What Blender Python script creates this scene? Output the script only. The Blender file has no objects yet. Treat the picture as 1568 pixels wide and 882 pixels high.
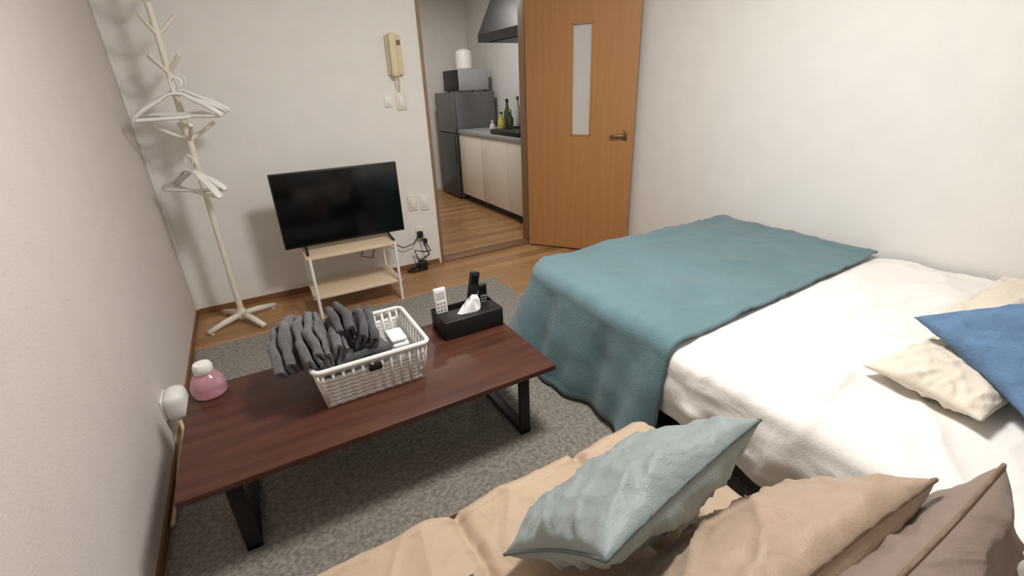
import bpy, bmesh, math, random
from mathutils import Vector, Matrix, noise
random.seed(4)
S=bpy.context.scene
S.view_settings.view_transform='Standard'
S.view_settings.exposure=0.0
C=bpy.context.collection

# ---------------------------------------------------------------- materials
def lin(c):
    return tuple(((v/255)/12.92 if v/255<=0.04045 else ((v/255+0.055)/1.055)**2.4) for v in c)+(1,)
def mat(name,col,rough=0.6,metal=0,var=0.0,vscale=8,bump=0,bscale=60,coat=0,trans=0,col2=None,stretch=None,emis=0,sheen=0,bump2=0,b2scale=6,spec=.5):
    m=bpy.data.materials.new(name); m.use_nodes=True
    nt=m.node_tree; b=nt.nodes['Principled BSDF']
    b.inputs['Base Color'].default_value=lin(col)
    b.inputs['Roughness'].default_value=rough
    b.inputs['Metallic'].default_value=metal
    b.inputs['Coat Weight'].default_value=coat
    b.inputs['Transmission Weight'].default_value=trans
    b.inputs['Sheen Weight'].default_value=sheen
    b.inputs['Specular IOR Level'].default_value=spec
    if emis:
        b.inputs['Emission Color'].default_value=lin(col); b.inputs['Emission Strength'].default_value=emis
    tc=nt.nodes.new('ShaderNodeTexCoord'); mp=nt.nodes.new('ShaderNodeMapping')
    nt.links.new(tc.outputs['Object'],mp.inputs[0])
    if stretch: mp.inputs['Scale'].default_value=stretch
    n=nt.nodes.new('ShaderNodeTexNoise'); n.inputs['Scale'].default_value=vscale; n.inputs['Detail'].default_value=5
    nt.links.new(mp.outputs[0],n.inputs['Vector'])
    mx=nt.nodes.new('ShaderNodeMix'); mx.data_type='RGBA'
    c1=lin(col); c2=lin(col2) if col2 else tuple(v*(1-var) for v in c1[:3])+(1,)
    mx.inputs[6].default_value=c1; mx.inputs[7].default_value=c2
    r=nt.nodes.new('ShaderNodeMapRange'); r.inputs[1].default_value=.35; r.inputs[2].default_value=.65
    nt.links.new(n.outputs['Fac'],r.inputs[0]); nt.links.new(r.outputs[0],mx.inputs[0])
    nt.links.new(mx.outputs[2],b.inputs['Base Color'])
    last=None
    if bump:
        n2=nt.nodes.new('ShaderNodeTexNoise'); n2.inputs['Scale'].default_value=bscale; n2.inputs['Detail'].default_value=3
        nt.links.new(tc.outputs['Object'],n2.inputs['Vector'])
        bp=nt.nodes.new('ShaderNodeBump'); bp.inputs['Strength'].default_value=bump; bp.inputs['Distance'].default_value=.01
        nt.links.new(n2.outputs['Fac'],bp.inputs['Height']); last=bp
    if bump2:
        n3=nt.nodes.new('ShaderNodeTexNoise'); n3.inputs['Scale'].default_value=b2scale; n3.inputs['Detail'].default_value=3; n3.inputs['Distortion'].default_value=.8
        nt.links.new(mp.outputs[0],n3.inputs['Vector'])
        bp=nt.nodes.new('ShaderNodeBump'); bp.inputs['Strength'].default_value=bump2; bp.inputs['Distance'].default_value=.03
        nt.links.new(n3.outputs['Fac'],bp.inputs['Height'])
        if last: nt.links.new(last.outputs[0],bp.inputs['Normal'])
        last=bp
    if last: nt.links.new(last.outputs[0],b.inputs['Normal'])
    return m
def floor_mat():
    m=bpy.data.materials.new('wood_floor'); m.use_nodes=True; nt=m.node_tree; b=nt.nodes['Principled BSDF']
    tc=nt.nodes.new('ShaderNodeTexCoord'); mp=nt.nodes.new('ShaderNodeMapping')
    nt.links.new(tc.outputs['Object'],mp.inputs[0])
    br=nt.nodes.new('ShaderNodeTexBrick'); br.inputs['Scale'].default_value=1
    br.inputs['Brick Width'].default_value=.9; br.inputs['Row Height'].default_value=.1; br.inputs['Mortar Size'].default_value=.0012
    br.inputs['Color1'].default_value=lin((190,148,102)); br.inputs['Color2'].default_value=lin((156,116,76)); br.inputs['Mortar'].default_value=lin((100,70,46))
    nt.links.new(mp.outputs[0],br.inputs['Vector'])
    mp2=nt.nodes.new('ShaderNodeMapping'); mp2.inputs['Scale'].default_value=(2,30,2); nt.links.new(tc.outputs['Object'],mp2.inputs[0])
    n=nt.nodes.new('ShaderNodeTexNoise'); n.inputs['Scale'].default_value=3; n.inputs['Detail'].default_value=6; nt.links.new(mp2.outputs[0],n.inputs['Vector'])
    mx=nt.nodes.new('ShaderNodeMix'); mx.data_type='RGBA'; mx.blend_type='MULTIPLY'; mx.inputs[0].default_value=.6
    cr=nt.nodes.new('ShaderNodeValToRGB'); cr.color_ramp.elements[0].position=.3; cr.color_ramp.elements[0].color=(.6,.54,.48,1); cr.color_ramp.elements[1].position=.65
    nt.links.new(n.outputs['Fac'],cr.inputs[0]); nt.links.new(br.outputs['Color'],mx.inputs[6]); nt.links.new(cr.outputs[0],mx.inputs[7])
    nt.links.new(mx.outputs[2],b.inputs['Base Color']); b.inputs['Roughness'].default_value=.35
    return m
M={}
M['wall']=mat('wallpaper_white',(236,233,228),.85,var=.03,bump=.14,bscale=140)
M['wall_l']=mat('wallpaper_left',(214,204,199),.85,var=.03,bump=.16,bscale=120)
M['ceil']=mat('ceiling_white',(235,233,229),.9,var=.02,bump=.2,bscale=140)
M['floor']=floor_mat()
M['trim']=mat('trim_brown',(134,96,66),.5,var=.2,stretch=(1,1,8))
M['jamb']=mat('jamb_brown',(150,118,88),.5,var=.15,stretch=(8,8,1))
M['door']=mat('door_wood',(182,130,80),.45,var=.10,vscale=3,stretch=(12,12,.7))
M['glass']=mat('frosted_glass',(206,204,198),.5,var=.05)
M['metal']=mat('brushed_metal',(130,112,92),.35,metal=.9,var=.1)
M['rug']=mat('rug_grey',(160,153,142),.97,col2=(114,107,98),vscale=70,bump=1.0,bscale=200,sheen=.2)
M['table']=mat('table_walnut',(86,51,38),.42,col2=(66,37,28),vscale=3,stretch=(1,9,1),spec=.4)
M['black']=mat('matte_black',(24,22,22),.45,var=.2)
M['legm']=mat('dark_steel',(38,30,27),.45,metal=.4,var=.2)
M['screen']=mat('tv_screen',(5,5,7),.12,var=.1)
M['white']=mat('white_plastic',(238,236,231),.4,var=.03)
M['cream']=mat('cream_paint',(232,226,210),.45,var=.05)
M['cord']=mat('beige_cord',(200,180,140),.5,var=.05)
M['intercom']=mat('intercom_beige',(224,210,174),.5,var=.05)
M['shelf']=mat('light_oak',(222,202,172),.5,var=.12,stretch=(1,10,1))
M['teal']=mat('teal_blanket',(104,134,142),.95,var=.12,vscale=5,bump=.5,bscale=260,sheen=.25,bump2=.3,b2scale=5,spec=.2)
M['sheet']=mat('white_duvet',(240,237,232),.85,var=.02,bump=.12,bscale=200,bump2=.35,b2scale=6)
M['sofa']=mat('tan_upholstery',(188,164,138),.55,var=.08,vscale=6,bump=.15,bscale=260,bump2=.5,b2scale=6,sheen=.3,spec=.35)
M['pipe']=mat('sofa_piping',(122,102,84),.6,var=.1)
M['cteal']=mat('cushion_sage',(140,152,150),.5,var=.08,bump=.2,bscale=260,bump2=.5,b2scale=7,sheen=.3,spec=.4)
M['cteal_p']=mat('cushion_sage_piping',(96,108,106),.6,var=.1)
M['ctan']=mat('cushion_tan',(170,147,126),.5,var=.08,bump=.15,bscale=260,bump2=.6,b2scale=7,sheen=.2,spec=.4)
M['ctaupe']=mat('cushion_taupe',(134,117,106),.55,var=.08,bump=.15,bscale=260,bump2=.6,b2scale=6,sheen=.2,spec=.35)
M['blue']=mat('pillow_blue',(102,131,164),.95,var=.22,vscale=12,bump=.4,bscale=150,bump2=.4,b2scale=7,spec=.2)
M['pcream']=mat('pillow_cream',(226,216,200),.85,var=.06,bump=.2,bscale=150,bump2=.3,b2scale=7)
M['basket']=mat('woven_white',(228,226,222),.7,var=.08,vscale=30)
M['tow1']=mat('towel_grey',(112,110,112),1,var=.3,vscale=40,bump=1,bscale=350,sheen=.3)
M['tow2']=mat('towel_charcoal',(72,71,75),1,var=.3,vscale=40,bump=1,bscale=350,sheen=.3)
M['pink']=mat('pink_glass',(240,186,200),.12,var=.05,trans=.6)
M['tissue']=mat('tissue_paper',(246,245,244),.9,var=.02)
M['fr']=mat('fridge_grey',(116,115,116),.35,metal=.5,var=.08)
M['frd']=mat('fridge_dark',(82,83,87),.35,metal=.5,var=.08)
M['silver']=mat('microwave_silver',(176,176,178),.4,metal=.3,var=.05)
M['kwall']=mat('kitchen_panel',(218,217,213),.4,var=.04)
M['cab']=mat('kitchen_cabinet_cream',(232,226,214),.35,var=.03)
M['green']=mat('bottle_green',(70,92,52),.3,var=.2,trans=.3)
M['yellow']=mat('bottle_yellow',(190,176,90),.4,var=.1)
M['lamp']=mat('lamp_diffuser',(255,250,242),.5,emis=4)

# ---------------------------------------------------------------- helpers
def mesh(name,vs,fs,m,smooth=False,parent=None,mods=None):
    me=bpy.data.meshes.new(name); me.from_pydata([tuple(v) for v in vs],[],fs); me.update()
    bm=bmesh.new(); bm.from_mesh(me); bmesh.ops.recalc_face_normals(bm,faces=bm.faces); bm.to_mesh(me); bm.free()
    o=bpy.data.objects.new(name,me); C.objects.link(o)
    if m: me.materials.append(m)
    if smooth:
        for p in me.polygons: p.use_smooth=True
    if parent: o.parent=parent
    return o
def empty(name,loc=(0,0,0)):
    o=bpy.data.objects.new(name,None); C.objects.link(o); o.empty_display_size=.05; return o
def box(name,x0,x1,y0,y1,z0,z1,m,parent=None,bev=0.0,seg=2):
    bm=bmesh.new()
    v=[bm.verts.new(p) for p in [(x0,y0,z0),(x1,y0,z0),(x1,y1,z0),(x0,y1,z0),(x0,y0,z1),(x1,y0,z1),(x1,y1,z1),(x0,y1,z1)]]
    for f in [(0,3,2,1),(4,5,6,7),(0,1,5,4),(1,2,6,5),(2,3,7,6),(3,0,4,7)]: bm.faces.new([v[i] for i in f])
    if bev: bmesh.ops.bevel(bm,geom=bm.edges[:],offset=bev,segments=seg,affect='EDGES',profile=.5)
    me=bpy.data.meshes.new(name); bm.to_mesh(me); bm.free(); me.materials.append(m)
    o=bpy.data.objects.new(name,me); C.objects.link(o)
    if bev:
        for p in me.polygons: p.use_smooth=True
        try: me.set_sharp_from_angle(angle=math.radians(50))
        except Exception: pass
    if parent: o.parent=parent
    return o
def tubedata(pts,r,seg=10,closed=False,flat=1.0,up=Vector((0,0,1))):
    pts=[Vector(p) for p in pts]; n=len(pts); vs=[];fs=[]
    rr=r if isinstance(r,(list,tuple)) else [r]*n
    prev=None
    for i,p in enumerate(pts):
        if closed: t=(pts[(i+1)%n]-pts[i-1])
        else: t=pts[min(i+1,n-1)]-pts[max(i-1,0)]
        t.normalize()
        if prev is None:
            a=up if abs(t.dot(up))<.9 else Vector((1,0,0))
            x=(a-t*a.dot(t)).normalized()
        else:
            x=(prev-t*prev.dot(t)).normalized()
        prev=x; y=t.cross(x)
        for k in range(seg):
            a=2*math.pi*k/seg
            vs.append(p+x*math.cos(a)*rr[i]*flat+y*math.sin(a)*rr[i])
    for i in range(n if closed else n-1):
        j=(i+1)%n
        for k in range(seg):
            k2=(k+1)%seg
            fs.append((i*seg+k,i*seg+k2,j*seg+k2,j*seg+k))
    if not closed:
        fs.append(tuple(range(seg))[::-1]); fs.append(tuple((n-1)*seg+k for k in range(seg)))
    return vs,fs
def tube(name,pts,r,m,parent=None,seg=10,closed=False,flat=1.0,up=Vector((0,0,1))):
    vs,fs=tubedata(pts,r,seg,closed,flat,up)
    o=mesh(name,vs,fs,m,True,parent)
    try: o.data.set_sharp_from_angle(angle=math.radians(60))
    except Exception: pass
    return o
def lathe(name,prof,loc,m,parent=None,seg=32):
    vs=[];fs=[];n=len(prof)
    for r,z in prof:
        for k in range(seg):
            a=2*math.pi*k/seg; vs.append((loc[0]+r*math.cos(a),loc[1]+r*math.sin(a),loc[2]+z))
    for i in range(n-1):
        for k in range(seg):
            k2=(k+1)%seg; fs.append((i*seg+k,i*seg+k2,(i+1)*seg+k2,(i+1)*seg+k))
    fs.append(tuple(range(seg))); fs.append(tuple((n-1)*seg+k for k in range(seg)))
    o=mesh(name,vs,fs,m,True,parent)
    try: o.data.set_sharp_from_angle(angle=math.radians(50))
    except Exception: pass
    return o
def nz(x,y,z=0,s=1): return noise.noise(Vector((x*s,y*s,z*s)))

# ---------------------------------------------------------------- room
XL,XR,YB,YN,ZC=-.50,2.60,3.39,-1.0,2.42
JX0,JX1,OH=1.225,2.08,2.03
box('floor',XL-.1,3.0,YN-.1,6.35,-.06,0,M['floor'])
box('ceiling',XL-.1,3.0,YN-.1,6.35,ZC,ZC+.06,M['ceil'])
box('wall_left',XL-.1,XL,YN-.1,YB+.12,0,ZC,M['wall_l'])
box('wall_right',XR,XR+.1,YN-.1,YB+.12,0,ZC,M['wall'])
box('wall_near',XL,XR,YN-.1,YN,0,ZC,M['wall'])
wb=empty('wall_back')
box('wall_back_left_part',XL,JX0,YB,YB+.12,0,ZC,M['wall'],wb)
box('wall_back_right_part',JX1,XR,YB,YB+.12,0,ZC,M['wall'],wb)
box('wall_back_header',JX0,JX1,YB,YB+.12,OH,ZC,M['wall'],wb)
box('wall_kitchen_left',.7,.8,YB+.12,6.25,0,ZC,M['wall'])
box('wall_kitchen_right',2.90,3.0,YB+.12,6.25,0,ZC,M['kwall'])
box('wall_kitchen_far',.7,3.0,6.25,6.35,0,ZC,M['wall'])
box('wall_kitchen_stub',XR+.1,3.0,YB,YB+.12,0,ZC,M['wall'])
box('baseboard_back',XL,JX0-.03,YB-.008,YB,0,.04,M['trim'])
box('baseboard_left',XL,XL+.008,YN,YB,0,.04,M['trim'])
box('baseboard_right',XR-.008,XR,YN,YB,0,.04,M['trim'])
box('baseboard_kitchen',.8,2.2,6.242,6.25,0,.04,M['trim'])
fr=empty('trim_1')
box('jamb_left',JX0-.012,JX0+.010,YB-.010,YB+.13,0,OH+.02,M['jamb'],fr,.002)
box('jamb_right',JX1-.006,JX1+.022,YB-.010,YB+.13,0,OH+.02,M['jamb'],fr,.002)
box('head',JX0-.012,JX1+.022,YB-.010,YB+.13,OH,OH+.03,M['jamb'],fr,.002)
box('threshold',JX0+.010,JX1-.006,YB-.012,YB+.13,0.0,.012,M['trim'],fr,.002)

# ---- door leaf
door=empty('door_1')
h=Vector((2.065,YB-.02,0)); dirv=Vector((.51,-.70,0)).normalized()
W=.85; T=.034
def dbox(name,s0,s1,z0,z1,n0,n1,m,bev=0):
    return box(name,s0,s1,n0,n1,z0,z1,m,door,bev)
s0_,s1_=.375,.515
dbox('leaf_hinge_stile',0,s0_,.012,2.005,-T,0,M['door'])
dbox('leaf_lock_stile',s1_,W,.012,2.005,-T,0,M['door'])
dbox('leaf_bottom',s0_,s1_,.012,.94,-T,0,M['door'])
dbox('leaf_top',s0_,s1_,1.69,2.005,-T,0,M['door'])
dbox('glass_slit',s0_,s1_,.94,1.69,-T*.7,-T*.3,M['glass'])
for i,(a,b,c,d) in enumerate([(s0_-.008,s0_+.002,.93,1.70),(s1_-.002,s1_+.008,.93,1.70),(s0_-.008,s1_+.008,.93,.942),(s0_-.008,s1_+.008,1.688,1.70)]):
    dbox('bead_%d'%i,a,b,c,d,-T-.004,-T+.002,M['door'],.001); dbox('bead_b%d'%i,a,b,c,d,-.002,.004,M['door'],.001)
for sgn,tag in ((-1,'a'),(1,'b')):
    yy=-T if sgn<0 else 0
    dbox('rose_'+tag,W-.075,W-.045,.90,.97,min(yy,yy+sgn*.006),max(yy,yy+sgn*.006),M['metal'],.002)
    tube('lever_'+tag,[(W-.06,yy,.935),(W-.06,yy+sgn*.03,.935),(W-.07,yy+sgn*.034,.935),(W-.17,yy+sgn*.034,.932)],.010,M['metal'],door)
door.location=h; door.rotation_euler=(0,0,math.atan2(dirv.y,dirv.x))

# ---- intercom, switches, outlets
ic=empty('intercom_phone')
box('base',.975,1.075,YB-.035,YB,1.40,1.64,M['intercom'],ic,.006)
box('handset',.985,1.035,YB-.07,YB-.036,1.39,1.65,M['intercom'],ic,.012,3)
box('speaker_grille',1.045,1.068,YB-.038,YB-.034,1.58,1.61,M['trim'],ic)
tube('cord',[(1.01,YB-.05,1.392),(1.015,YB-.045,1.33),(1.03,YB-.03,1.30),(1.04,YB-.02,1.35),(1.04,YB-.01,1.41)],.004,M['intercom'],ic)
def plate(name,x,z,w,hh,m,rocker=True):
    p=empty(name)
    box('plate',x-w/2,x+w/2,YB-.008,YB,z-hh/2,z+hh/2,m,p,.003)
    if rocker: box('rocker',x-w*.22,x+w*.22,YB-.013,YB-.008,z-hh*.3,z+hh*.3,M['white'],p,.002)
    return p
plate('light_switch',1.04,1.235,.07,.115,M['cream'])
plate('thermostat_switch',.95,1.235,.055,.07,M['white'])
plate('wall_outlet',1.03,.52,.07,.115,M['cream'])
plate('wall_outlet.001',1.125,.51,.07,.115,M['white'])
plate('wall_outlet.002',1.06,.27,.07,.115,M['cream'])
cab=empty('power_cable')
box('plug',1.03,1.07,YB-.05,YB-.014,.25,.30,M['black'],cab,.006)
box('plug_2',1.075,1.10,YB-.045,YB-.010,.20,.235,M['black'],cab,.006)
box('adapter_block',1.0,1.06,YB-.1,YB-.045,0,.075,M['black'],cab,.006)
tube('cord_1',[(1.05,YB-.05,.27),(1.06,YB-.09,.2),(1.09,YB-.08,.12),(1.03,YB-.08,.09),(1.02,YB-.07,.075)],.005,M['black'],cab)
pts=[]
for i in range(60):
    a=i/60*math.pi*5; pts.append((.95+.05*math.cos(a)+i*.001,YB-.08+.04*math.sin(a),.012+.012*i/60+ .01*math.sin(a*2.3)**2))
tube('cord_coil',pts,.005,M['black'],cab,8)
tube('cord_2',[(1.045,YB-.045,.29),(.98,YB-.06,.22),(.9,YB-.05,.2),(.8,YB-.05,.27),(.72,YB-.06,.33),(.62,YB-.06,.28),(.58,YB-.05,.2),(.66,YB-.05,.17),(.7,YB-.04,.28),(.6,YB-.05,.45)],.004,M['black'],cab)
tube('cord_3',[(1.088,YB-.04,.20),(1.11,YB-.06,.14),(1.05,YB-.09,.15),(.98,YB-.07,.17),(1.0,YB-.06,.09),(1.08,YB-.09,.04),(.98,YB-.11,.012),(.9,YB-.07,.010)],.005,M['black'],cab)
box('trim_2',XL,XL+.018,YB-.018,YB,.04,ZC,M['wall'],None,.003)

# ---- tv stand
ts=empty('tv_stand')
x0,x1,y0,y1=.18,.74,2.87,3.20
box('top_shelf',x0,x1,y0,y1,.385,.402,M['shelf'],ts,.003)
box('lower_shelf',x0,x1,y0,y1,.125,.142,M['shelf'],ts,.003)
for i,(x,y) in enumerate([(x0+.02,y0),(x1-.02,y0),(x0+.02,y1),(x1-.02,y1)]):
    tube('leg_%d'%i,[(x,y-.008 if y==y0 else y+.008,0),(x,y-.008 if y==y0 else y+.008,.40)],.010,M['white'],ts)
for i,x in enumerate((x0+.02,x1-.02)):
    for z in (.118,.378): tube('rail_%d_%d'%(i,int(z*100)),[(x,y0-.008,z),(x,y1+.008,z)],.006,M['white'],ts)
# ---- tv
tv=empty('television')
tv.location=(.465,3.03,0)
box('housing',-.375,.375,-.012,.02,.432,.885,M['black'],tv,.004)
box('screen',-.367,.367,-.0145,-.011,.444,.878,M['screen'],tv)
box('rear_bulge',-.22,.22,.02,.055,.46,.70,M['black'],tv,.012)
for i,s in enumerate((-1,1)):
    tube('foot_front_%d'%i,[(s*.26,0,.437),(s*.26,-.05,.422),(s*.265,-.12,.409)],.007,M['black'],tv)
    tube('foot_rear_%d'%i,[(s*.26,0,.437),(s*.26,.05,.422),(s*.265,.11,.409)],.007,M['black'],tv)

# ---- coat rack
cr=empty('coat_rack'); px,py=-.235,3.12
tube('pole',[(px,py,.03),(px,py,.9),(px,py,1.86)],[.018,.017,.015],M['cream'],cr,14)
lathe('finial',[(.001,0),(.014,.006),(.019,.02),(.014,.035),(.001,.04)],(px,py,1.85),M['cream'],cr)
lathe('hub',[(.024,0),(.030,.01),(.028,.05),(.018,.07)],(px,py,.02),M['cream'],cr)
for i in range(4):
    a=math.radians(30+90*i); c,s=math.cos(a),math.sin(a)
    vs,fs=tubedata([(px+c*.01,py+s*.01,.05),(px+c*.1,py+s*.1,.042),(px+c*.22,py+s*.22,.018)],[.020,.019,.016],8)
    mesh('foot_%d'%i,vs,fs,M['cream'],True,cr)
    lathe('foot_pad_%d'%i,[(.012,0),(.012,.01)],(px+c*.2,py+s*.2,0),M['cream'],cr,12)
k=0
for zb,offs,L in ((1.10,(15,105,195,285),.14),(1.43,(50,140,230,320),.09),(1.60,(0,120,240),.09),(1.74,(60,180,300),.09)):
    for a in offs:
        c,s=math.cos(math.radians(a)),math.sin(math.radians(a))
        tube('peg_%d'%k,[(px+c*.005,py+s*.005,zb),(px+c*L*.6,py+s*L*.6,zb+.045),(px+c*L,py+s*L,zb+.08)],[.010,.010,.010],M['cream'],cr); k+=1
hn=0
def hanger(x,y,z,yaw,half=.205,tilt=0):
    global hn
    g=empty('clothes_hanger' if hn==0 else 'clothes_hanger.%03d'%hn); hn+=1
    L=[(-half,0,-.110),(-half*.96,0,-.096),(-half*.7,0,-.062),(-half*.35,0,-.028),(-.03,0,-.004),(0,0,0),(.03,0,-.004),(half*.35,0,-.028),(half*.7,0,-.062),(half*.96,0,-.096),(half,0,-.110)]
    tube('shoulders',L,[.014,.022,.023,.020,.015,.017,.015,.020,.023,.022,.014],M['white'],g,12,flat=.5)
    tube('bar',[(-half*.97,0,-.108),(0,0,-.114),(half*.97,0,-.108)],.009,M['white'],g,8)
    hk=[(0,0,0),(0,0,.035)]+[(.022-.022*math.cos(t),0,.05+.024*math.sin(t)) for t in [math.radians(q) for q in range(0,230,20)]]
    tube('hook',hk,.005,M['white'],g,8)
    g.location=(x,y,z); g.rotation_euler=(0,tilt,yaw)
hanger(px+.02,py-.045,1.345,math.radians(-8))
hanger(px+.005,py-.075,1.335,math.radians(-26),tilt=.05)
hanger(px-.0,py-.10,1.33,math.radians(8),tilt=-.04)
hanger(px-.04,py-.065,.955,math.radians(-38),.19)
hanger(px-.02,py-.09,.945,math.radians(-55),.18,.12)

# ---- rug
vs=[];fs=[];nx,ny=190,250; rx0,rx1,ry0,ry1=-.488,1.42,.30,2.84
for j in range(ny+1):
    for i in range(nx+1):
        x=rx0+(rx1-rx0)*i/nx; y=ry0+(ry1-ry0)*j/ny
        e=min(i,nx-i,j,ny-j)
        vs.append((x,y,(.002 if e==0 else .0125)+ (.0025*nz(x,y,0,38)+.0015*nz(x,y,3,12) if e else 0)))
for j in range(ny):
    for i in range(nx):
        a=j*(nx+1)+i; fs.append((a,a+1,a+nx+2,a+nx+1))
mesh('area_rug',vs,fs,M['rug'],True)

# ---- coffee table
tb=empty('coffee_table'); TZ=.325
box('tabletop',-.37,.85,1.225,1.81,TZ-.022,TZ,M['table'],tb,.003)
for i,x in enumerate((-.245,.735)):
    ya,yb=1.27,1.76; w=.022; t=.014
    box('leg_front_%d'%i,x-w,x+w,ya,ya+t,.017,TZ-.022,M['legm'],tb,.002)
    box('leg_rear_%d'%i,x-w,x+w,yb-t,yb,.017,TZ-.022,M['legm'],tb,.002)
    box('foot_bar_%d'%i,x-w,x+w,ya,yb,.017,.031,M['legm'],tb,.002)
    box('top_bar_%d'%i,x-w,x+w,ya,yb,TZ-.035,TZ-.0225,M['legm'],tb,.002)

# ---- woven basket
bk=empty('woven_basket')
bx0,bx1,by0,by1=.055,.40,1.425,1.72; BZ=TZ; BH=.148
def ringpts(f,inset=0):
    g=.022*f; X0,X1,Y0,Y1=bx0-g+inset,bx1+g-inset,by0-g+inset,by1+g-inset
    r=.025; cx=[(X1-r,Y0+r,-90),(X1-r,Y1-r,0),(X0+r,Y1-r,90),(X0+r,Y0+r,180)]
    pts=[]
    for q,(a,b,st) in enumerate(cx):
        for k in range(7):
            t=math.radians(st+90*k/6); pts.append((Vector((a+r*math.cos(t),b+r*math.sin(t),0)),Vector((math.cos(t),math.sin(t),0))))
        nxt=cx[(q+1)%4]; t=math.radians(st+90); d=Vector((math.cos(t),math.sin(t),0))
        a1=Vector((a+r*d.x,b+r*d.y,0)); b1=Vector((nxt[0]+r*d.x,nxt[1]+r*d.y,0))
        m=[70,84,70,84][q]
        for k in range(1,m): pts.append((a1.lerp(b1,k/m),d))
    return pts
rows=9
for r in range(rows):
    if r==7: continue
    f0=r/rows; f1=(r+1)/rows; z0=BZ+.004+BH*f0; z1=BZ+.004+BH*f1
    P=ringpts((f0+f1)/2); vs=[];fs=[];arc=0;n=len(P)
    for i,(p,d) in enumerate(P):
        if i: arc+=(p-P[i-1][0]).length
        w=.0026*math.sin(arc/.017*math.pi+(r%2)*math.pi)
        zm=(z0+z1)/2; e=.0012
        for zz,oo in ((z0-e,-.001),((z0+zm)/2,.0022),((zm+z1)/2,.0022),(z1+e,-.001),(zm,-.005)):
            q=p+d*(w+oo); vs.append((q.x,q.y,zz))
    for i in range(n):
        j=(i+1)%n
        for k in range(5):
            k2=(k+1)%5; fs.append((i*5+k,i*5+k2,j*5+k2,j*5+k))
    mesh('weave_row_%d'%r,vs,fs,M['basket'],True,bk)
P1=ringpts(1); vs=[];fs=[]
n=len(P1); arc=0;last=-1
for i,(p,d) in enumerate(P1):
    if i: arc+=(p-P1[i-1][0]).length
    if arc-last>.030:
        last=arc; q0=p-d*.022-d*.004; q1=p-d*.003
        v,f=tubedata([(q0.x,q0.y,BZ+.004),(q1.x,q1.y,BZ+BH)],.0062,6); b=len(vs); vs+=v; fs+=[tuple(c+b for c in ff) for ff in f]
mesh('stakes',vs,fs,M['basket'],True,bk)
tube('rim',[(p.x,p.y,BZ+BH+.004) for p,d in ringpts(1)],.009,M['basket'],bk,8,closed=True)
box('base',bx0-.001,bx1+.001,by0-.001,by1+.001,BZ+.001,BZ+.008,M['basket'],bk)
P=ringpts(0.0,.006); Q=ringpts(.76,.006)
v=[(p.x,p.y,BZ+.008) for p,d in P]; w=[(p.x,p.y,BZ+BH*.76) for p,d in Q]
n=len(v); mesh('liner',v+w,[(i,(i+1)%n,n+(i+1)%n,n+i) for i in range(n)],M['basket'],True,bk)
box('handle_cutout_shade',.205,.25,by0-.027,by0-.016,BZ+BH*.70,BZ+BH*.86,M['black'],bk,.004)  # black block stands in for the shade inside the handle cutout

# ---- folded towels: a thick cloth strip folded back and forth, laid lengthwise along a path
tn=0
def towel(path,ux,layers,gap,width,thick,m,seed=0):
    global tn
    nm='folded_towel' if tn==0 else 'folded_towel.%03d'%tn; tn+=1
    pts=[Vector(p) for p in path]; out=[]
    for i in range(len(pts)-1):
        p0=pts[max(i-1,0)];p1=pts[i];p2=pts[i+1];p3=pts[min(i+2,len(pts)-1)]
        for k in range(14):
            t=k/14
            out.append(.5*((2*p1)+(-p0+p2)*t+(2*p0-5*p1+4*p2-p3)*t*t+(-p0+3*p1-3*p2+p3)*t**3))
    out.append(pts[-1])
    # serpentine centre line in (n,w)
    prof=[]
    for L in range(layers):
        x=(L-(layers-1)/2)*gap; s=1 if L%2==0 else -1
        for k in range(9): prof.append((x,s*(-width/2+width*k/8)*1.0))
        if L<layers-1:
            for k in range(1,6):
                a=math.pi*k/6; prof.append((x+gap/2-gap/2*math.cos(a),s*(width/2+gap*.55*math.sin(a))))
    N=Vector(ux).normalized()
    vs=[];fs=[];n=len(prof)
    for i,c in enumerate(out):
        t=(out[min(i+1,len(out)-1)]-out[max(i-1,0)]).normalized()
        nn=(N-t*N.dot(t)).normalized(); ww=t.cross(nn)
        tap=1-.10*math.sin(i*.5+seed)*.5
        for (a,b) in prof:
            q=c+nn*a+ww*b*tap
            d=Vector((nz(q.x,q.y,q.z+seed,16),nz(q.x,q.y+5,q.z+seed,16),nz(q.x+9,q.y,q.z,16)))*.013+Vector((nz(q.x,q.y,q.z+seed,45),0,nz(q.x,q.y+3,q.z,45)))*.003
            vs.append(q+d+t*(.006*math.sin(b*60+a*90+seed)))
    for i in range(len(out)-1):
        for k in range(n-1):
            a=i*n+k; fs.append((a,a+1,a+n+1,a+n))
    o=mesh(nm,vs,fs,m,True)
    md=o.modifiers.new('thick','SOLIDIFY'); md.thickness=thick; md.offset=0
    sb=o.modifiers.new('sub','SUBSURF'); sb.levels=1; sb.render_levels=1
    return o
zt=BZ+BH
towel([(.015,1.72,zt+.035),(-.01,1.64,zt+.060),(-.03,1.55,zt+.045),(-.03,1.48,zt-.002)],(.75,.1,.5),4,.017,.058,.013,M['tow1'],1)
towel([(.075,1.71,zt+.045),(.06,1.62,zt+.075),(.055,1.52,zt+.055),(.065,1.43,zt+.022)],(.9,.1,.25),5,.017,.060,.013,M['tow1'],2)
towel([(.135,1.66,zt+.03),(.13,1.56,zt+.035),(.125,1.46,zt+.018)],(.9,.2,-.3),3,.017,.055,.013,M['tow1'],3.4)
towel([(.175,1.71,zt+.055),(.17,1.62,zt+.075),(.18,1.53,zt+.045)],(.8,.3,.3),4,.017,.060,.014,M['tow2'],4)
towel([(.25,1.68,zt+.035),(.245,1.59,zt+.040),(.225,1.49,zt+.012)],(.85,.2,-.35),4,.017,.060,.014,M['tow2'],5.3)
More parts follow.
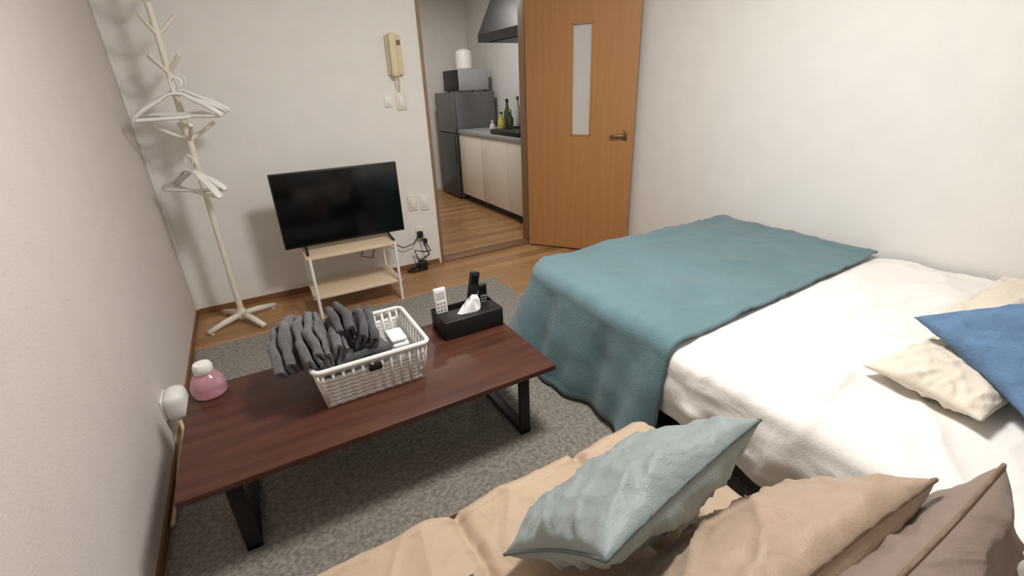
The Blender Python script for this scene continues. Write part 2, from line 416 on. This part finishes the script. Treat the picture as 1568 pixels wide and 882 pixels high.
towel([(.10,1.57,zt-.062),(.20,1.57,zt-.062),(.30,1.57,zt-.065)],(0,.2,1),4,.020,.17,.016,M['tow2'],6)
tc=empty('folded_washcloth')
box('fold_1',.32,.385,1.52,1.62,zt-.060,zt-.038,M['tissue'],tc,.010,3)
box('fold_2',.317,.38,1.525,1.62,zt-.037,zt-.018,M['tissue'],tc,.009,3)

# ---- tissue box with remotes
tx=empty('tissue_box_organizer')
a0,a1,b0,b1,z0,z1=.565,.84,1.62,1.785,TZ,TZ+.085
box('body',a0,a1,b0,b0+.105,z0,z1,M['black'],tx,.004)
box('back_wall',a0,a1,b1-.006,b1,z0,z1,M['black'],tx,.002)
box('side_l',a0,a0+.006,b0+.10,b1,z0,z1,M['black'],tx,.002)
box('side_r',a1-.006,a1,b0+.10,b1,z0,z1,M['black'],tx,.002)
box('tray_base',a0,a1,b0+.10,b1,z0,z0+.006,M['black'],tx,.002)
vs=[];fs=[]
for j in range(10):
    for k in range(24):
        a=2*math.pi*k/24; t=j/9
        rx=.055*(1-t*.75)+.012*math.sin(5*a+j*.4)*(.4+t); ry=.018*(1-t*.5)+.010*math.sin(4*a+j*.3)*(.3+t)
        vs.append((.70+rx*math.cos(a)+.02*t,b0+.05+ry*math.sin(a),z1-.002+.065*t+.008*math.sin(3*a)*t))
for j in range(9):
    for k in range(24): fs.append((j*24+k,j*24+(k+1)%24,(j+1)*24+(k+1)%24,(j+1)*24+k))
fs.append(tuple(9*24+k for k in range(24)))
mesh('tissue',vs,fs,M['tissue'],True,tx)
def remote(name,x,y,z,L,w,m,tx_,ty_,btn):
    g=empty(name)
    box('body',-w/2,w/2,-.009,.009,0,L,m,g,.005,3)
    for r in range(5):
        for c in (-1,0,1): box('button_%d_%d'%(r,c+1),c*w*.27-.004,c*w*.27+.004,-.0115,-.0085,L*.25+r*L*.09,L*.25+r*L*.09+.006,btn,g)
    box('display',-w*.35,w*.35,-.0105,-.0085,L*.74,L*.92,M['glass'] if m==M['white'] else M['screen'],g)
    g.location=(x,y,z); g.rotation_euler=(tx_,ty_,0)
remote('air_conditioner_remote',.605,b0+.128,TZ+.008,.18,.055,M['white'],-.04,-.02,M['silver'])
remote('tv_remote',.73,b0+.13,TZ+.008,.22,.045,M['black'],-.06,.24,M['legm'])
remote('tv_remote.001',.805,b0+.13,TZ+.008,.15,.04,M['black'],-.05,.03,M['silver'])

# ---- pink bottle
pb=empty('pink_sanitizer_bottle'); bx,by=-.297,1.75
lathe('body',[(.036,0),(.052,.003),(.056,.016),(.055,.04),(.049,.062),(.038,.078),(.028,.086),(.026,.09)],(bx,by,TZ+.0005),M['pink'],pb)
lathe('cap',[(.028,0),(.031,.004),(.031,.026),(.026,.036),(.008,.038)],(bx,by,TZ+.089),M['white'],pb)
# ---- wall socket adapter low on left wall
hm=empty('wall_power_adapter')
box('plate',XL,XL+.008,1.94,2.04,.15,.24,M['white'],hm,.003)
box('adapter',XL+.004,XL+.082,1.925,2.045,.135,.255,M['white'],hm,.034,5)
tube('cord',[(XL+.04,1.955,.15),(XL+.05,1.90,.11),(XL+.035,1.86,.08),(XL+.025,1.80,.05),(XL+.022,1.70,.026),(XL+.022,1.5,.024)],.007,M['cord'],hm)

# ---------------------------------------------------------------- bed
bed=empty('bed')
BX0,BX1,BF=1.12,2.56,1.86
box('frame_side',BX0+.02,BX0+.05,-.12,BF-.03,.13,.25,M['legm'],bed,.004)
box('frame_side_r',BX1-.05,BX1-.02,-.12,BF-.03,.13,.25,M['legm'],bed,.004)
box('frame_foot',BX0+.05,BX1-.05,BF-.06,BF-.03,.13,.25,M['legm'],bed,.004)
box('slat_deck',BX0+.05,BX1-.05,-.12,BF-.06,.20,.245,M['legm'],bed)
for i,(x,y) in enumerate([(BX0+.06,-.08),(BX0+.06,BF-.08),(BX1-.06,-.08),(BX1-.06,BF-.08),(BX0+.06,.9)]):
    tube('leg_%d'%i,[(x,y,.018 if (x<1.4 and y>.3) else 0),(x,y,.14)],.022,M['legm'],bed)
box('mattress',BX0+.01,BX1,-.12,BF-.02,.25,.455,M['sheet'],bed,.04,4)
box('headboard',BX0,BX1,-.17,-.13,.1,.85,M['legm'],bed,.01)
def ridge(x,y,z,p): return max(0,1-abs(noise.noise(Vector((x,y,z))))*2.6)**p
def wr(x,y):
    a=.012*nz(x*2.2+y*1.5,y*3.2-x,0,1.6)
    b=.014*ridge(x*2.2+y*2.4,y*1.1-x*1.4,3.1,3)
    c=.012*ridge(x*1.6-y*4,y*1.6+x*2.0,9.1,4)
    d=.004*ridge(x*6+y*2,y*5-x*2,5.1,3)
    return (a+b+c+d)
vs=[];fs=[];ny=170
nt=110
WA=1.0
for j in range(ny+1):
    y=-.1+(1.12+.1)*j/ny
    amp=min(1,max(.0,(.98-y)/.15))
    xl=BX0+.030-.02*nz(0,y,0,3)-.02*amp*(1+math.sin(y*9))*.5
    zt_=.470
    row=[]
    for i in range(nt+1):
        x=BX1-(BX1-xl)*i/nt
        w=wr(x,y)*amp*WA
        puff=.02*amp*math.sin(math.pi*min(1,(x-xl)/.5)*.5)
        row.append((x,y,zt_+w+puff))
    re=.05
    for q in range(1,7):
        a=q/6*math.pi/2
        row.append((xl-re*math.sin(a),y,zt_-re*(1-math.cos(a))+wr(xl,y)*amp*WA*math.cos(a)))
    drop=.20+.02*nz(0,y,5,4)
    for q in range(1,13):
        t=q/12
        row.append((xl-re-.014*math.sin(t*3)*(1+nz(y,t,0,7))-.014*t*math.sin(y*26+3*nz(y,0,0,4))*amp-.008*amp*nz(y,t*.3,2,9),y,zt_-re-drop*t))
    vs+=row; L=len(row)
for j in range(ny):
    for i in range(L-1):
        a=j*L+i; fs.append((a,a+1,a+L+1,a+L))
du=mesh('duvet',vs,fs,M['sheet'],True,bed)
# blanket
P=[]; rc=.13
fx0=BX0+.02; fy1=BF-.02
n1=40
for i in range(n1): P.append((Vector((BX1-(BX1-(fx0+rc))*i/n1,fy1)),Vector((0,1))))
for i in range(17):
    a=math.radians(90+90*i/16); P.append((Vector((fx0+rc+rc*math.cos(a),fy1-rc+rc*math.sin(a))),Vector((math.cos(a),math.sin(a)))))
n2=60; yn0=.90; yn1=.97
for i in range(1,n2+1): P.append((Vector((fx0,fy1-rc-(fy1-rc-yn0)*i/n2)),Vector((-1,0))))
cen=Vector((BX1,yn1)); vs=[];fs=[];s=0
NT=60
def bz(x,y): return .492+.010*nz(x,y,0,3.2)+.012*ridge(x*2+y,y*2.2,7,3)+.009*ridge(x*4-y*2,y*3,2,4)+.004*ridge(x*7+y*3,y*5,4,3)
for i,(p,d) in enumerate(P):
    if i: s+=(p-P[i-1][0]).length
    row=[]
    for k in range(NT):
        q=cen.lerp(p,(k/NT)**.8 if k else 0.0)
        row.append((q.x,q.y,bz(q.x,q.y)))
    re=.055
    corner=math.exp(-((s-1.35)/.30)**2)
    zz0=bz(p.x,p.y)
    for q in range(0,8):
        a=q/7*math.pi/2; pp=p+d*re*math.sin(a)
        row.append((pp.x,pp.y,.492-re*(1-math.cos(a))+(zz0-.492)*math.cos(a)))
    drop=.405+.012*math.sin(s*5)
    if s<1.2: drop=.36
    for q in range(1,25):
        t=q/24
        rip=(.024*math.sin(s*15+1.5*nz(s,0,0,3))+.012*math.sin(s*34+t*2)+.012*nz(s,t*.6,3,6))*t**.8
        o=re+ (.055+.12*corner)*t**1.1+rip*(1 if s>1.2 else .3)
        pp=p+d*o
        row.append((min(pp.x,2.575),pp.y,.492-re-drop*t))
    vs+=row; L=len(row)
for j in range(len(P)-1):
    for i in range(L-1):
        a=j*L+i; fs.append((a,a+1,a+L+1,a+L))
bl=mesh('throw_blanket',vs,fs,M['teal'],True,None)
md=bl.modifiers.new('s','SOLIDIFY'); md.thickness=.01; md.offset=0

# ---------------------------------------------------------------- cushions
def cushion(name,w,hh,t,c,ax,up,m,mp=None,seed=0,parent=None,wrk=1.0,pinch=.09,n=56):
    a=Vector(ax).normalized(); b=Vector(up); b=(b-a*b.dot(a)).normalized(); nn=a.cross(b); c=Vector(c)
    vs=[];fs=[];idx={}
    def pos(u,v):
        x=w/2*u*(1-pinch*(1-v*v)*abs(u)**2); y=hh/2*v*(1-pinch*(1-u*u)*abs(v)**2); return x,y
    for sd in (1,-1):
        for j in range(n+1):
            for i in range(n+1):
                u=-1+2*i/n; v=-1+2*j/n
                u=math.sin(u*math.pi/2)*.35+u*.65; v=math.sin(v*math.pi/2)*.35+v*.65
                edge=(i in(0,n)) or (j in (0,n))
                if sd==-1 and edge: idx[(sd,i,j)]=idx[(1,i,j)]; continue
                x,y=pos(u,v)
                e=max(0,(1-u*u)*(1-v*v))
                z=t/2*e**.42
                r=ridge(u*1.4+seed,v*2.2+sd*3+u,seed*2.3,2.5)
                r2=noise.noise(Vector((u*1.1+seed*3,v*1.3,sd*2.0)))
                r3=ridge(u*3+seed,v*2.2-u*2,sd+seed*1.3,3)
                ew=max(0,max(abs(u),abs(v))-.5)*.022*noise.noise(Vector((u*7+seed,v*7,seed)))
                z+=wrk*min(1,e*5)*(.013*r+.016*r2+.006*r3)+ew*min(1,e*8)
                idx[(sd,i,j)]=len(vs); vs.append(c+a*x+b*y+nn*z*sd)
        for j in range(n):
            for i in range(n):
                f=(idx[(sd,i,j)],idx[(sd,i+1,j)],idx[(sd,i+1,j+1)],idx[(sd,i,j+1)])
                fs.append(f if sd==1 else f[::-1])
    g=empty(name)
    mesh('cover',vs,fs,m,True,g)
    if mp:
        pr=[]
        for (u,v) in [(-1+2*i/n,-1) for i in range(n)]+[(1,-1+2*i/n) for i in range(n)]+[(1-2*i/n,1) for i in range(n)]+[(-1,1-2*i/n) for i in range(n)]:
            x,y=pos(u,v); pr.append(c+a*x+b*y)
        tube('piping',pr,.0035,mp,g,6,closed=True)
    return g
cushion('bed_pillow_cream',.44,.27,.08,(1.605,.33,.537),(1,-.10,.02),(0.05,1,0),M['pcream'],None,1,wrk=.6)
cushion('bed_pillow_blue',.52,.40,.12,(1.715,.165,.640),(.75,-.55,.16),(.75,.62,.2),M['blue'],None,2,wrk=.8)
cushion('bed_pillow_cream.001',.60,.30,.10,(2.18,.36,.54),(1,.0,.03),(0,1,0),M['pcream'],None,3,wrk=.6)
cushion('bed_pillow_white',.56,.30,.14,(1.72,-.05,.565),(1,0,.0),(0,1,.1),M['sheet'],None,4)

# ---------------------------------------------------------------- sofa
so=empty('sofa')
SZ=.38; sx0,sx1,sy1=-.46,.875,.80
box('base_front',sx0+.02,sx1-.02,-.20,sy1-.03,.07,.24,M['sofa'],so,.02,3)
for i,(x,y) in enumerate([(sx0+.08,sy1-.1),(sx1-.08,sy1-.1),(sx0+.08,-.14),(sx1-.08,-.14)]): tube('leg_%d'%i,[(x,y,0.018 if y>.3 else 0),(x,y,.08)],.02,M['legm'],so)
seams=[-.108,.244,.596]
vs=[];fs=[];nx,ny=220,110
def seat(x,y):
    d=min(abs(x-s-.008*nz(0,y,s,4)) for s in seams)
    ed=min(x-sx0,sx1-x,sy1-y)
    cx_,cy_=sx1-.07-x,sy1-.07-y
    if cx_<0 and cy_<0: ed=.07-math.hypot(cx_,cy_)
    z=SZ-.020*math.exp(-(d/.014)**2)-.014*math.exp(-(d/.06)**2)
    near=math.exp(-(d/.10)**2)
    z+=.006*nz(x,y,0,4)+.010*ridge(x*3,y*2+x,2,3)+.010*near*ridge(x*5,y*9,6,2)+.005*ridge(x*9-y*3,y*5,4,3)
    fe=sy1-y
    z-=.006*math.exp(-((fe-.05)/.006)**2)
    if ed<.05: z-=.05-math.sqrt(max(0,.05**2-(.05-max(0,ed))**2))
    return z
for j in range(ny+1):
    for i in range(nx+1):
        u=i/nx; v=j/ny
        x=sx0+(sx1-sx0)*u; y=sy1*v**.9
        dx,dy=x-(sx1-.07),y-(sy1-.07)
        if dx>0 and dy>0:
            hh=math.hypot(dx,dy)
            if hh>.07: x=sx1-.07+dx*.07/hh; y=sy1-.07+dy*.07/hh
        vs.append((x,y,seat(x,y)))
for j in range(ny):
    for i in range(nx):
        a=j*(nx+1)+i; fs.append((a,a+1,a+nx+2,a+nx+1))
mesh('seat_top',vs,fs,M['sofa'],True,so)
prof=[(sx0,0),(sx1,0)]+[(sx1-.07+.07*math.cos(math.radians(t)),sy1-.07+.07*math.sin(math.radians(t))) for t in range(0,91,10)]+[(sx0,sy1)]
n=len(prof); mesh('seat_body',[(x,y,.22) for x,y in prof]+[(x,y,SZ-.045) for x,y in prof],[(i,(i+1)%n,n+(i+1)%n,n+i) for i in range(n)]+[tuple(range(n))],M['sofa'],False,so)
pp=[(sx0,sy1+.001,SZ-.046),(.2,sy1+.001,SZ-.046)]+[(sx1-.07+.071*math.cos(math.radians(t)),sy1-.07+.071*math.sin(math.radians(t)),SZ-.046) for t in range(90,-1,-10)]+[(sx1+.001,.4,SZ-.046),(sx1+.001,0,SZ-.046)]
tube('seat_piping',pp,.004,M['pipe'],so,6)
box('backrest',sx0,sx1,-.26,-.05,.22,.72,M['sofa'],so,.05,4)
cushion('sofa_cushion_sage',.465,.36,.14,(.528,.495,.545),(.478,.075,.0),(-.09,-.28,.26),M['cteal'],M['cteal_p'],5)
cushion('sofa_cushion_tan',.50,.43,.15,(.590,.280,.528),(.50,-.01,.0),(0,-.56,.80),M['ctan'],M['pipe'],6)
cushion('sofa_cushion_taupe',.50,.40,.15,(.70,.08,.515),(.5,.0,.0),(0,.14,1),M['ctaupe'],M['pipe'],7)
cushion('sofa_cushion_sage.001',.36,.34,.15,(.01,.385,.462),(1,-.02,.0),(0,1,0),M['cteal'],M['cteal_p'],8)

# ---------------------------------------------------------------- kitchen
kc=empty('kitchen_counter')
kx=2.31; ky0,ky1=3.62,5.38
box('carcass',kx+.02,2.89,ky0,ky1,.08,.81,M['cab'],kc)
box('toe_kick',kx+.06,2.89,ky0,ky1,0,.08,M['black'],kc)
for i in range(3):
    a=ky0+(ky1-ky0)*i/3
    box('cabinet_door_%d'%i,kx,kx+.019,a+.003,a+(ky1-ky0)/3-.003,.09,.79,M['cab'],kc,.003)
box('worktop',kx-.01,2.89,ky0,ky1,.81,.85,M['silver'],kc,.004)
box('splashback',2.885,2.898,ky0,ky1,.85,1.5,M['kwall'],kc)
gs=empty('gas_stove')
box('body',kx+.0,2.80,3.95,4.55,.851,.90,M['black'],gs,.008)
for i,y in enumerate((4.1,4.4)):
    for r in (.05,.09): tube('grate_%d_%d'%(i,int(r*100)),[(2.52+r*math.cos(t*.3927),y+r*math.sin(t*.3927),.912) for t in range(16)],.005,M['legm'],gs,6,closed=True)
    for q in range(4):
        c,s_=math.cos(q*math.pi/2),math.sin(q*math.pi/2); tube('grate_arm_%d_%d'%(i,q),[(2.52+c*.03,y+s_*.03,.915),(2.52+c*.11,y+s_*.11,.915),(2.52+c*.115,y+s_*.115,.90)],.005,M['legm'],gs,6)
def bottle(name,x,y,z,r,hh,m,cap):
    g=empty(name); lathe('body',[(r*.9,0),(r,.01),(r,hh*.6),(r*.4,hh*.78),(r*.35,hh*.95)],(x,y,z),m,g,20); lathe('cap',[(r*.42,0),(r*.42,hh*.1)],(x,y,z+hh*.93),cap,g,16)
bottle('oil_bottle',2.50,4.64,.851,.04,.20,M['yellow'],M['green'])
bottle('oil_bottle.001',2.62,4.72,.851,.038,.32,M['green'],M['black'])
bottle('seasoning_bottle',2.60,4.62,.851,.034,.22,M['green'],M['yellow'])
bottle('seasoning_bottle.001',2.42,4.70,.851,.030,.12,M['glass'],M['white'])
bottle('seasoning_bottle.002',2.72,4.66,.851,.034,.34,M['glass'],M['green'])
fg=empty('refrigerator')
box('body',2.32,2.84,5.42,6.00,.02,1.26,M['fr'],fg,.008)
box('lower_door',2.282,2.318,5.42,6.00,.03,.80,M['frd'],fg,.006)
box('upper_door',2.282,2.318,5.42,6.00,.81,1.26,M['fr'],fg,.006)
box('foot',2.34,2.82,5.45,5.97,0,.02,M['black'],fg)
box('handle',2.268,2.282,5.44,5.455,.45,.78,M['frd'],fg,.003)
mw=empty('microwave_oven')
box('body',2.41,2.81,5.50,5.94,1.275,1.51,M['silver'],mw,.008)
box('door_panel',2.394,2.409,5.50,5.94,1.28,1.505,M['black'],mw,.004)
for i,(x,y) in enumerate([(2.44,5.53),(2.78,5.53),(2.44,5.91),(2.78,5.91)]): lathe('foot_%d'%i,[(.012,0),(.012,.016)],(x,y,1.26),M['black'],mw,10)
rc_=empty('rice_cooker')
lathe('body',[(.085,0),(.1,.01),(.1,.17),(.09,.2),(.05,.22),(.01,.225)],(2.57,5.66,1.511),M['white'],rc_)
lathe('lid_knob',[(.02,0),(.02,.015)],(2.57,5.66,1.735),M['silver'],rc_,16)
hd=empty('range_hood')
vs=[(2.33,3.75,1.72),(2.89,3.75,1.72),(2.89,4.75,1.72),(2.33,4.75,1.72),(2.33,3.75,1.79),(2.89,3.75,1.79),(2.89,4.75,1.79),(2.33,4.75,1.79),(2.46,3.75,2.10),(2.89,3.75,2.10),(2.89,4.68,2.10),(2.46,4.68,2.10),(2.46,3.75,2.40),(2.89,3.75,2.40),(2.89,4.68,2.40),(2.46,4.68,2.40)]
fs=[(0,1,2,3)]
for b in (0,4,8):
    for k in range(4): fs.append((b+k,b+(k+1)%4,b+4+(k+1)%4,b+4+k))
fs.append((12,13,14,15))
mesh('canopy',vs,fs,M['black'],False,hd)
box('filter',2.40,2.82,3.85,4.65,1.712,1.719,M['legm'],hd)

# ---------------------------------------------------------------- lights
def area(name,loc,size,power,col,rot=(0,0,0)):
    l=bpy.data.lights.new(name,'AREA'); l.shape='DISK'; l.size=size; l.energy=power; l.color=col
    o=bpy.data.objects.new(name,l); C.objects.link(o); o.location=loc; o.rotation_euler=rot; return o
LX,LY=1.0,1.15
cl=empty('ceiling_light')
lathe('housing',[(.24,0),(.25,.02),(.24,.045)],(LX,LY,ZC-.046),M['white'],cl)
lathe('diffuser',[(.02,0),(.15,.008),(.22,.03),(.235,.045)],(LX,LY,ZC-.092),M['lamp'],cl)
a=area('ceiling_light_glow',(LX,LY,ZC-.10),.46,37,(1,.978,.95)); a.parent=cl
l=bpy.data.lights.new('ceiling_light_omni','POINT'); l.energy=21; l.shadow_soft_size=.22; l.color=(1,.978,.95)
o=bpy.data.objects.new('ceiling_light_omni',l); C.objects.link(o); o.location=(LX,LY,ZC-.34); o.parent=cl
kl=empty('kitchen_ceiling_light')
lathe('diffuser',[(.02,0),(.11,.01),(.13,.05)],(1.9,4.7,ZC-.051),M['lamp'],kl)
a=area('kitchen_glow',(1.9,4.7,ZC-.06),.25,16,(1,.965,.92)); a.parent=kl
w=bpy.data.worlds.new('world'); S.world=w; w.use_nodes=True
w.node_tree.nodes['Background'].inputs[0].default_value=(.8,.85,.9,1); w.node_tree.nodes['Background'].inputs[1].default_value=.5

# ---------------------------------------------------------------- camera
f_px=704.0; Wpx=1568
R=Vector((.868,-.495,-.0365)); F=Vector((.441,.803,-.401)).normalized()
R=(R-F*R.dot(F)).normalized(); U=R.cross(F)
cam=bpy.data.cameras.new('camera'); cam.sensor_width=36; cam.lens=36*f_px/Wpx; cam.clip_start=.02
co=bpy.data.objects.new('camera',cam); C.objects.link(co)
mt=Matrix((R,U,-F)).transposed().to_4x4(); mt.translation=Vector((0,0,1.3)); co.matrix_world=mt
S.camera=co
